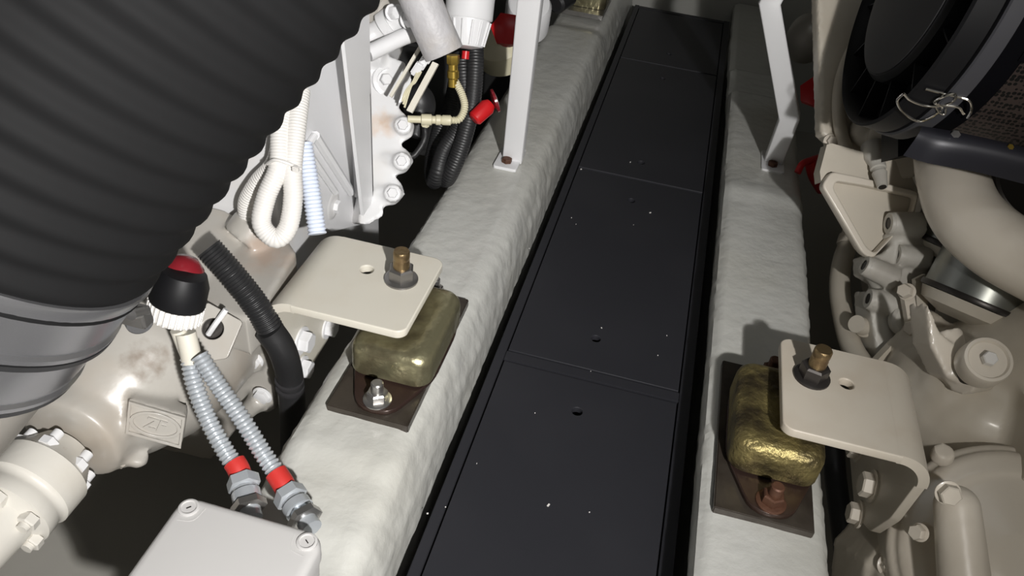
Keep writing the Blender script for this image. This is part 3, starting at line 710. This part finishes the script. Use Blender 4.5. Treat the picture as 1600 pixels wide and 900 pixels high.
b = B(); ribbed(b, [D(474, 225, 1.02), D(480, 260, 1.02), D(488, 310, 1.02), D(496, 366, 1.02)], .0112, .0050, .0009, 20)
tag(put('spiral_hose', b, BWPLAST), 'bluish-white ribbed hose dropping behind the cream bracket beside the looped hose', 'hose')

# ================================================================== UPPER MIDDLE (filter, hoses)
b = B(); p0, p1 = D(640, -40, 1.06), D(694, 84, 1.10); ax = (p1 - p0)
L = ax.length; lathe(b, p0, ax, [(.0, 0), (.0275, 0), (.0275, L * .5), (.028, L * .985), (.027, L)], 28)
tag(put('wrapped_pipe', b, TAPE), 'silver grey wrapped pipe with brown specks slanting in front of the white filter', 'pipe')
ff = thing('fuel_filter', D(730, 85, 1.28), 'white cylindrical fuel filter with a fluted lower cup above the black corrugated hoses', 'filter')
fa = (D(742, -60, 1.22) - D(728, 78, 1.25)).normalized(); f0 = D(728, 70, 1.25)
b = B(); lathe(b, f0 + fa * .040, fa, [(.036, -.002), (.0375, 0), (.0375, .13)], 40); put('filter_can', b, WHITE2, ff)
b = B(); lathe(b, f0, fa, [(.010, -.006), (.026, -.002), (.028, .004), (.034, .036), (.034, .039)], 40)
u_, w_ = frame(fa)
for k in range(14):
    a = 2 * PI * k / 14; d_ = u_ * math.cos(a) + w_ * math.sin(a); tube(b, [f0 + d_ * .0275, f0 + d_ * .0345 + fa * .036], .0022, 6)
put('fluted_cup', b, WHITE2, ff)
b = B(); lathe(b, D(728, 80, 1.25), -fa, [(.006, 0), (.006, .012)], 12); put('drain_tip', b, RED, ff)
b = B(); pa, pb = D(708, 86, 1.22), D(708, 132, 1.24); axb = pb - pa
hexhead(b, pa, axb, .010, .014, 0); lathe(b, pa + axb.normalized() * .014, axb, [(.0075, 0), (.0075, .008), (.0092, .010), (.0092, .020), (.0075, .022), (.0075, .034)], 20)
tag(put('brass_fitting', b, BRASS), 'brass hose fitting under the tip of the wrapped pipe', 'fitting')
b = B(); ribbed(b, [D(742, 70, 1.28), D(742, 110, 1.28), D(737, 165, 1.29), D(722, 225, 1.31), D(705, 268, 1.33), D(695, 280, 1.36), D(684, 262, 1.39), D(697, 200, 1.42), D(712, 130, 1.42), D(720, 60, 1.40)], .0140, .0045, .0003, 20)
tag(put('corrugated_hose', b, RUB), 'black corrugated hose hanging in a long loop below the white filter', 'hose', 'black hoses hanging under the white filter')
b = B(); ribbed(b, [D(722, 84, 1.29), D(724, 120, 1.29), D(728, 160, 1.30), D(716, 200, 1.32), D(694, 235, 1.33), D(684, 268, 1.335), D(678, 282, 1.36), D(676, 250, 1.39), D(690, 190, 1.40)], .0140, .0045, .0003, 20)
tag(put('corrugated_hose', b, RUB), 'black corrugated hose just left of the long loop, behind the braided hose', 'hose', 'black hoses hanging under the white filter')
b = B(); ribbed(b, [D(712, 128, 1.24), D(722, 148, 1.235), D(726, 168, 1.23), D(718, 186, 1.225), D(704, 188, 1.22)], .0052, .0035, .0008, 14)
sh = thing('ribbed_hose', D(680, 186, 1.22), 'thin ivory ribbed hose curving from the brass fitting to a plug', 'hose')
put('tube', b, YWPLAST, sh)
b = B(); pa, pb = D(637, 186, 1.21), D(704, 188, 1.22); ax = (pb - pa).normalized(); L = (pb - pa).length
lathe(b, pa, ax, [(.0055, 0), (.0055, L * .3), (.0085, L * .32), (.0085, L * .55), (.006, L * .57), (.006, L * .64), (.0078, L * .66), (.0078, L * .76), (.0062, L * .78), (.0078, L * .82), (.0078, L)], 18)
box(b, pa + ax * L * .42 - ZP * .006, (.012, .010, .012), bev=.002); put('plug', b, YWPLAST, sh)
b = B(); sph(b, D(655, 165, 1.34), .028, (1, 1, 1.3)); cyl(b, D(662, 150, 1.33), D(648, 215, 1.33), .014); tube(b, [D(662, 185, 1.3), D(664, 215, 1.3), D(650, 240, 1.3), D(640, 246, 1.3)], .006, 10)
tag(put('starter_motor', cast(b, .003, 4), RUB), 'black electrical unit half hidden behind the ivory plug', 'motor')
b = B(); lathe(b, D(782, 68, 1.62), (V((-.2, -.4, .9))), [(.052, -.04), (.05, 0), (.03, .02), (0, .022)], 30)
tag(put('pump_housing', b, YWPLAST), 'pale yellowish round housing behind the black hoses, left of the strut', 'pump')
rv = thing('valve_handle', D(760, 170, 1.40), 'red valve handle beside the black hoses left of the straight strut', 'valve handle')
b = B(); p0, p1 = D(740, 187, 1.27), D(769, 160, 1.275); lathe(b, p0, p1 - p0, [(.009, 0), (.0125, .003), (.0135, .030), (.009, .038)], 20); put('grip', b, RED, rv)
b = B(); lathe(b, D(769, 159, 1.275), p1 - p0 + XP * .03, [(.008, 0), (.019, .003), (.019, .007), (.008, .009)], 24); put('collar', b, DRED, rv)
b = B(); p0 = D(826, 10, 1.55); lathe(b, p0, (V((.1, -.5, .8))), [(.045, -.06), (.045, .0), (.04, .01), (0, .012)], 32)
strn = tag(put('strainer', b, WHITE2), 'white round canister with red faceted cap, hidden behind the straight strut top', 'canister')
b = B(); a0 = D(793, 48, 1.45); ax = (CAM - a0).normalized() + V((-.1, 0, .2)); hexhead(b, a0, ax, .030, .020, .0); lathe(b, a0 - ax.normalized() * .02, ax, [(.026, 0), (.026, .02)], 24)
put('red_cap', b, RED, strn)
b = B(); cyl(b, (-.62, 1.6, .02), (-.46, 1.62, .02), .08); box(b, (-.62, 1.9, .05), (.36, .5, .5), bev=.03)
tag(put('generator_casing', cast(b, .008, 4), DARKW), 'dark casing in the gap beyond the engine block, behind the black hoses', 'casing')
# far mount on the left bearer
b = B(); box(b, (-.27, 2.17, .075), (.12, .16, .012), bev=.001); o = tag(put('steel_pad', b, STEEL), 'steel plate at the far end of the left bearer, at the top edge', 'mounting plate', 'steel plates under the engine mounts')
b = B(); stack(b, (-.262, 2.19), [(.082, .05, .06, .02), (.13, .05, .06, .02), (.14, .04, .05, .02)]); tag(put('engine_mount', b, YZINC), 'brass-coloured mount at the far end of the left bearer, cut by the top edge', 'engine mount', 'rubber engine mounts')
b = B(); cyl(b, D(868, 8, 1.9), D(890, -6, 1.95), .022, bev=.006); tag(put('rubber_buffer', b, RUB), 'small black rubber buffer at the top edge beside the far brass-coloured mount', 'buffer')

# ================================================================== RIGHT ENGINE
re = thing('marine_engine', (.55, 1.1, -.2), 'beige painted engine on the right with round end cover and bare bolt bosses', 'engine')
def fwd_prism(pxs, d, th):
    """solid with front outline at depth d, extruded away from the viewer side by th"""
    bm = B(); prism(bm, [D(x, y, d) for x, y in pxs], FWD * th); return bm
# upper face plate
b = B()
prism(b, [D(x, y, 1.278) for x, y in ((1275, -80), (1420, -80), (1400, 60), (1390, 260), (1340, 262), (1302, 226), (1283, 208))], FWD * .03)
bmx = cast(b, .004, 4)
put('end_plate', bmx, BEIGE, re)
b = B()
cc = D(1440, 190, 1.26); 
def arc_pts(cx, cy, rx, ry, a0, a1, d, n=10): return [D(cx + rx * math.cos(math.radians(a0 + (a1 - a0) * k / n)), cy + ry * math.sin(math.radians(a0 + (a1 - a0) * k / n)), d) for k in range(n + 1)]
tube(b, arc_pts(1430, 165, 120, 150, 150, 262, 1.264), .010, 12); tube(b, arc_pts(1432, 170, 90, 118, 130, 270, 1.26), .006, 12)
put('curved_flange', b, BEIGE, re)
b = B(); lathe(b, D(1425, 165, 1.296), -FWD, [(.10, 0), (.10, .03), (.085, .045), (0, .05)], 48); sph(b, D(1352, 205, 1.26), .025)
cyl(b, D(1392, 222, 1.278), D(1386, 216, 1.197), .030, .028); cyl(b, D(1410, 250, 1.278), D(1410, 250, 1.206), .03)
put('round_cover', cast(b, .004, 5), BEIGE, re)
bolt(re, D(1299, 222, 1.274), -FWD, .009, .008, BEIGE2, .013)
# drain cock
dc = thing('drain_cock', D(1380, 290, 1.17), 'grey-green drain cock pointing down in front of the triangular pocket', 'drain cock')
p0, p1 = D(1366, 236, 1.21), D(1379, 292, 1.179); b = B(); ax = (p1 - p0).normalized(); L = (p1 - p0).length
lathe(b, p0, ax, [(.018, -.01), (.016, L * .2), (.0115, L * .35), (.0115, L * .5), (.009, L * .52), (.009, L * .6), (.011, L * .63), (.009, L * .8), (.0075, L)], 20); put('cock_body', b, GREYE, dc)
b = B(); lathe(b, p1 - ax * .001, ax, [(.0055, 0), (.0055, .002)], 14); put('outlet', b, BLACKST, dc)
# triangular pocket bracket
tp = thing('pocketed_bracket', D(1360, 330, 1.17), 'beige triangular cast bracket with a deep pocket under the engine end plate', 'bracket')
du, dv = RIGHT.copy(), -DOWN.copy()
O2 = D(1350, 320, 1.197)
def uvd(px, py, d=1.197): return uv_of(D(px, py, d), O2, du, dv)
outer = rounded([uvd(*q) for q in ((1283, 290), (1298, 268), (1340, 276), (1436, 300), (1428, 335), (1362, 405), (1346, 396))], .008)
inner = rounded([uvd(*q) for q in ((1301, 294), (1306, 283), (1350, 290), (1431, 308), (1424, 333), (1366, 396), (1353, 386))], .006)
put('rim', plate(outer, [list(reversed(inner))], O2 + FWD * .006, du, dv, .018, .0025), BEIGE2, tp)
b = B(); prism(b, [D(x, y, 1.214) for x, y in ((1292, 292), (1300, 276), (1345, 282), (1430, 302), (1424, 334), (1360, 398), (1348, 388))], FWD * .03); put('pocket_floor', b, BEIGE, tp)
b = B(); prism(b, [D(x, y, 1.21) for x, y in ((1283, 285), (1281, 268), (1292, 226), (1300, 224), (1411, 255), (1418, 262), (1436, 300), (1298, 268))], FWD * .025); put('top_web', b, BEIGE, tp)

# casting with four bolt bosses
mc = thing('bossed_casting', D(1385, 450, 1.2), 'grey-beige casting with four open bolt bosses between the rubber hose and the steel can', 'casting')
b = B()
prism(b, [D(x, y, 1.195) for x, y in ((1400, 336), (1450, 342), (1465, 430), (1462, 560), (1420, 600), (1372, 560), (1362, 500), (1360, 455), (1378, 458), (1386, 446), (1358, 430), (1358, 402), (1380, 396), (1396, 378), (1400, 360))], FWD * .06)
bos = [((1390, 349), (1440, 352), .0175), ((1403, 398), (1450, 405), .0165), ((1352, 415), (1400, 436), .016), ((1358, 467), (1410, 480), .0165)]
for (a, c, r) in bos: cyl(b, D(*a, 1.195), D(*c, 1.195), r, r * 1.15)
cyl(b, D(1400, 360, 1.21), D(1420, 420, 1.22), .022); cyl(b, D(1370, 425, 1.21), D(1400, 400, 1.23), .018); cyl(b, D(1365, 420, 1.21), D(1380, 450, 1.23), .016); cyl(b, D(1385, 490, 1.21), D(1440, 440, 1.23), .03)
put('cast_body', cast(b, .003, 6), GREYE, mc)
for (a, c, r) in bos:
    ax = (D(*c, 1.195) - D(*a, 1.195)); b = B(); lathe(b, D(*a, 1.195) - ax.normalized() * .0012, ax, [(r * .50, 0), (r * .50, .004)], 20); put('bolt_hole', b, BLACKST, mc)
    b = B(); an = ax.normalized(); lathe(b, D(*a, 1.195) - an * .0022, ax, [(r * .5, 0), (r * .88, 0), (r * .95, .002), (r * .95, .006)], 24, False); put('boss_lip', b, GREYE, mc)
b = B(); prism(b, [D(x, y, 1.15) for x, y in ((1410, 450), (1426, 446), (1438, 515), (1422, 520))], FWD * .012); put('strap', b, BEIGE2, mc)
b = B(); prism(b, [D(x, y, 1.165) for x, y in ((1430, 436), (1446, 428), (1452, 505), (1436, 525))], FWD * .010); put('strap', b, BEIGE, mc)
bolt(mc, D(1417, 456, 1.148), (-FWD - XP * .9), .0105, .014, BEIGE2, .0125); bolt(mc, D(1428, 514, 1.148), (-FWD - XP * .9), .0115, .014, BEIGE2, .0145)
b = B(); lathe(b, D(1338, 506, 1.21), D(1375, 520, 1.25) - D(1338, 506, 1.21), [(.0115, 0), (.0135, .0), (.0135, .022), (.016, .024), (.016, .05)], 24); put('pipe_stub', b, BEIGE, mc)
b = B(); lathe(b, D(1412, 500, 1.19), -FWD, [(.024, 0), (.024, .012), (.02, .016), (0, .016)], 30); put('boss_cover', b, GREYE, mc)
b = B(); tube(b, [D(1372, 566, 1.17), D(1402, 534, 1.175)], .010, 4); put('rib', b, BEIGE, mc)
# dark hull lining behind casting
b = B(); tube(b, [D(1335, 350, 1.42), D(1326, 380, 1.41), D(1316, 410, 1.37), D(1312, 450, 1.33), D(1319, 500, 1.28), D(1332, 545, 1.23), D(1356, 580, 1.18)], .0165, 18)
tube(b, [D(1329, 371, 1.412), D(1325, 384, 1.408)], .0200, 18)
tag(put('rubber_hose', b, BEIGE), 'painted beige rubber hose running down the left of the bossed casting', 'hose')

# oil cans
def can(name, c, top, r, label):
    t = thing(name, c, label, 'filter can', 'grey metal filter cans under the elbow pipe')
    ax = top - c; L = ax.length; ax.normalize(); b = B()
    lathe(b, c, ax, [(r * .8, -.004), (r, .002), (r, L), (r * .9, L + .008), (0, L + .01)], 56); put('can_body', b, CAN, t)
    b = B(); lathe(b, c - ax * .006, ax, [(r * .7, 0), (r + .003, 0), (r + .0042, .004), (r + .003, .008), (r * .9, .008)], 56); put('seal_rim', b, BLACKST, t)
    b = B(); lathe(b, c - ax * .034, ax, [(r * .5, 0), (r * .93, .012), (r, .027)], 40); put('filter_head', b, BEIGE, t)
    return t
can('filter_can', D(1523, 468, 1.12), D(1580, 365, 1.10), .069, 'large grey metal can between the thick elbow pipe and the round cream cap')
can('filter_can', D(1492, 385, 1.22), D(1530, 318, 1.20), .067, 'rear grey metal can peeking out left of the thick elbow pipe')
# elbow pipe
ep = thing('elbow_pipe', D(1500, 260, 1.0), 'thick pale elbow pipe with wrinkled bend below the black air filter', 'pipe')
b = B(); tube(b, [D(1478, 225, 1.14), D(1488, 280, 1.09), D(1510, 335, 1.05), D(1560, 382, 1.01), D(1640, 425, .97), D(1720, 465, .93), D(1880, 530, .92), D(1960, 640, 1.02)], .05, 40, None, lambda s, t: .0435 + .001 * sstep(s, .03, .12) + (.0005 * math.sin(s * 520) if .05 < s < .075 else 0), n=20)
put('pipe_body', b, BEIGE2, ep)

b = B(); lathe(b, D(1622, 285, 1.16), -FWD + ZP * .3, [(.062, -.05), (.062, 0), (.058, .003), (.052, .001), (.02, .004), (0, .004)], 48)
tag(put('pulley', b, BLACKST), 'dark round pulley behind the elbow pipe, cut by the right edge', 'pulley')
# air filter
af = thing('air_filter', D(1480, 150, .85), 'black air filter drum with ribbed end cap and wire clip at the top right', 'air filter')
fc = D(1434, -34, 1.0); AXF = (RIGHT * .955 + DOWN * .29 + FWD * .01).normalized(); R_ = .188
def hit(px, py, o, ax, r):
    """nearest point of a round body under a pixel"""
    d = ray(px, py); w = CAM - o; dp = d - ax * d.dot(ax); wp = w - ax * w.dot(ax)
    a, bb, c = dp.dot(dp), 2 * dp.dot(wp), wp.dot(wp) - r * r; q = bb * bb - 4 * a * c
    t = (-bb - math.sqrt(max(0, q))) / (2 * a) if q > 0 else -bb / (2 * a); return CAM + d * t
b = B(); lathe(b, fc, AXF, [(0, -.004), (.100, -.004), (.123, -.001), (.129, .006), (.1295, .030), (.172, .032), (.180, .006), (R_ - .003, 0), (R_, .003), (R_, .030), (R_ - .003, .032), (0, .032)], 96)
u_, w_ = frame(AXF)
for k in range(15):
    a = 2 * PI * (k + .3) / 15; d_ = u_ * math.cos(a) + w_ * math.sin(a); box(b, fc + d_ * .152 + AXF * .020, (.054, .002, .022), Matrix((d_, AXF.cross(d_), AXF)).transposed())
put('end_cap', b, BPLAST2, af)
b = B(); lathe(b, fc - AXF * .0055, AXF, [(0, 0), (.100, 0), (.1205, .003), (.1205, .004), (0, .004)], 72)
cyl(b, fc + (u_ * .0 + w_ * .0) - AXF * .018, fc - AXF * .004, .016, .018); put('end_disc', b, BPLAST, af)
b = B(); lathe(b, fc + AXF * .034, AXF, [(R_ - .012, 0), (R_ + .0005, 0), (R_ + .0025, .002), (R_ + .0025, .020), (R_ - .003, .022), (R_ - .012, .022)], 96, False); put('collar', b, COLLAR, af)
b = B(); lathe(b, fc + AXF * .056, AXF, [(R_ - .012, 0), (R_ - .006, 0), (R_ - .006, .026), (R_ - .008, .028)], 96, False); put('black_sleeve', b, SHELL, af)
b = B(); lathe(b, fc + AXF * .082, AXF, [(R_ - .0085, 0), (R_ - .0085, .34), (0, .34)], 96, False); put('mesh_side', b, MESHM, af)
b = B(); lathe(b, fc + AXF * .078, AXF, [(R_ - .004, .34 * k / 30) for k in range(31)], 96, False)
kill = []
for f in b.faces:
    c_ = f.calc_center_median(); h_ = (c_ - fc).dot(AXF); rd = (c_ - fc - AXF * h_).normalized(); cs = rd.dot((DOWN * .95 - RIGHT * .28).normalized())
    if cs > .66 - 3.4 * max(0, h_ - .085) and rd.dot(FWD) < .3: kill.append(f)
bmesh.ops.delete(b, geom=kill, context='FACES'); bmesh.ops.recalc_face_normals(b, faces=b.faces[:]); bmesh.ops.solidify(b, geom=b.faces[:], thickness=.0015)
put('cover_shell', b, SHELL, af)
def H(px, py, lift=.003): return hit(px, py, fc, AXF, R_ + lift)
b = B()
tube(b, [H(1412, 146), H(1425, 158), H(1450, 166), H(1478, 165), H(1498, 168), H(1506, 178)], .0016, 8)
tube(b, [H(1412, 146), H(1402, 158, .005), H(1412, 176, .006), H(1435, 189, .006), H(1458, 182, .005), H(1472, 168), H(1460, 160, .006), H(1474, 151, .008), H(1492, 147, .006), H(1491, 157), H(1478, 163)], .0016, 8)
tube(b, [H(1446, 139), H(1470, 145), H(1500, 152), H(1515, 158, .005), H(1518, 172, .006), H(1512, 184)], .0016, 8)
tube(b, [H(1462, 166), H(1468, 176, .005), H(1476, 178, .005), H(1478, 168)], .0014, 8)
put('wire_clip', b, CHROME, af)
# curved band / heat shield
hs = thing('heat_shield', D(1500, 240, .8), 'curved blue-black metal shield strip with two bolts beneath the air filter', 'shield')
b = B()
up = [H(1440, 197, .006), H(1490, 205, .006), H(1550, 218, .006), H(1640, 240, .006)]; dd = lambda p: (p - CAM).dot(FWD)
lo_ = [D(1411, 243, dd(up[0]) + .015), D(1450, 255, dd(up[1]) + .01), D(1530, 270, dd(up[2]) + .01), D(1640, 298, dd(up[3]) + .01)]
U = catmull(up, 6); W = catmull(lo_, 6); rows = []
for i in range(len(U)):
    row = []
    for k in range(9):
        t_ = k / 8; p = U[i].lerp(W[i], t_) + (-FWD * .012 - DOWN * .004) * math.sin(PI * t_); row.append(b.verts.new(p))
    rows.append(row)
for r0, r1 in zip(rows, rows[1:]):
    for k in range(8): b.faces.new((r0[k], r0[k + 1], r1[k + 1], r1[k]))
bmesh.ops.recalc_face_normals(b, faces=b.faces[:]); bmesh.ops.solidify(b, geom=b.faces[:], thickness=.003)
put('strip', b, BAND, hs)
bolt(hs, H(1490, 213, .012), -FWD + DOWN * -.3, .006, .005, ZINC, .008); bolt(hs, H(1576, 232, .012), -FWD + DOWN * -.3, .004, .004, BRASS, .005)
b = B(); prism(b, [D(x, y, 1.10) for x, y in ((1404, 170), (1452, 175), (1452, 235), (1425, 240), (1403, 245))], FWD * .05); put('side_bracket', b, BPLAST2, hs)

# filler cap
fc_ = thing('filler_cap', D(1535, 590, 1.0), 'round cream filler cap with a centre bolt on the right engine pipe', 'cap')
c0 = D(1531, 570, .995); c1_ = D(1543, 545, .955); ax = (c1_ - c0).normalized() * 1.0
ax = (ax * .6 + (-FWD) * .55 + ZP * .2).normalized()
b = B(); lathe(b, c0 - ax * .006, ax, [(.024, -.012), (.026, 0), (.0285, .001), (.0295, .004), (.0295, .028), (.0275, .032), (.024, .0325), (.022, .029), (0, .028)], 48); put('cap_body', b, BEIGE2, fc_)
bolt(fc_, c0 + ax * .025, ax, .009, .009, WPLAST, .0)
b = B(); lathe(b, c0 - ax * .0195, ax, [(.0255, 0), (.0255, .013)], 40); put('seal', b, BLACKST, fc_)
b = B(); cyl(b, c0 - ax * .016, c0 - ax * .10, .024, .030); cyl(b, D(1474, 520, 1.04), D(1500, 592, 1.02), .022, .018); cyl(b, D(1500, 590, 1.01), D(1535, 585, 1.03), .022)
prism(b, [D(x, y, 1.01) for x, y in ((1448, 470), (1470, 520), (1500, 545), (1500, 600), (1480, 590), (1455, 540))], FWD * .05)
put('neck', cast(b, .003, 6), BEIGE2, fc_)

# lower housings
b = B()
sph(b, D(1545, 640, 1.12), .13, (1.15, 1, .85)); sph(b, D(1640, 600, 1.10), .14); cyl(b, D(1470, 570, 1.15), D(1425, 560, 1.13), .05); cyl(b, D(1410, 560, 1.17), D(1465, 500, 1.17), .03)
sph(b, D(1490, 610, 1.08), .055, (1, 1, .8)); cyl(b, D(1445, 600, 1.12), D(1455, 660, 1.10), .045)
box(b, (.66, 1.15, -.03), (.30, .9, .45), bev=.05)
box(b, (.58, 1.5, .15), (.26, .5, .5))
put('crankcase', cast(b, .005, 8), BEIGE, re)
lc = D(1590, 880, .93); la = (-FWD * .75 + ZP * .45 - XP * .25).normalized()
fh = thing('bell_housing', lc, 'large round beige bell housing with bolt heads in the bottom right corner', 'housing')
b = B(); lathe(b, lc, la, [(.14, -.16), (.14, -.012), (.137, -.006), (.130, -.004), (.130, .003), (.124, .008), (.104, .012), (.096, .010), (.03, .022), (0, .022)], 96)
cyl(b, D(1495, 792, .885), D(1512, 960, .86), .024, .028); sph(b, D(1495, 792, .885), .024); cyl(b, D(1470, 716, .96), D(1476, 704, .95), .014, .012)
cyl(b, D(1440, 828, .93), D(1450, 836, .92), .012)
put('casing', cast(b, .0028, 5), BEIGE2, fh)
bolt(fh, D(1481, 770, .862), (-FWD + ZP * -.2 - XP * .1), .0115, .010, BEIGE2, .0135); bolt(fh, D(1437, 832, .905), (-XP + -FWD * .8), .009, .010, BEIGE2, .0105)
b = B(); prism(b, [D(x, y, 1.0) for x, y in ((1410, 800), (1440, 790), (1450, 960), (1345, 960), (1352, 880), (1380, 850))], FWD * .10); cyl(b, D(1388, 886, 1.0), D(1392, 940, .97), .018)
o = put('sump', cast(b, .004, 4), BEIGE, fh)
bolt(fh, D(1388, 884, .985), (-FWD + ZP * .2), .0115, .012, BEIGE2, .014)

# black pipe in the gap, red valve handles
b = B(); tube(b, [D(1302, 680, 1.30), D(1305, 740, 1.28), D(1315, 820, 1.22), D(1335, 960, 1.15)], .017, 18)
tag(put('rubber_hose', b, RUB), 'smooth black hose dropping beside the right beige bracket at the bottom', 'hose')
h2 = thing('valve_handle', D(1268, 270, 1.55), 'dark red valve lever beside the outer edge of the right bearer', 'valve handle')
b = B(); tube(b, [D(1246, 270, 1.50), D(1254, 256, 1.50), D(1268, 250, 1.51), D(1280, 246, 1.52)], .0065, 12); tube(b, [D(1266, 252, 1.51), D(1272, 275, 1.53), D(1284, 296, 1.56)], .011, 12); put('lever', b, RED, h2)
b = B(); a0 = D(1274, 146, 1.56); ax = (-FWD - XP * .5).normalized(); hexhead(b, a0, ax, .030, .016, .0); lathe(b, a0 - ax * .02, ax, [(.02, 0), (.02, .02)], 24)
put('red_cap', b, RED, re)
b = B(); sph(b, D(1262, 60, 1.9), .05, (1, 1, 1.2)); cyl(b, D(1240, 48, 1.9), D(1275, 80, 1.9), .02)
tag(put('sea_strainer', cast(b, .004, 4), GREYP), 'dim grey fitting in the dark gap right of the cranked strut', 'fitting')
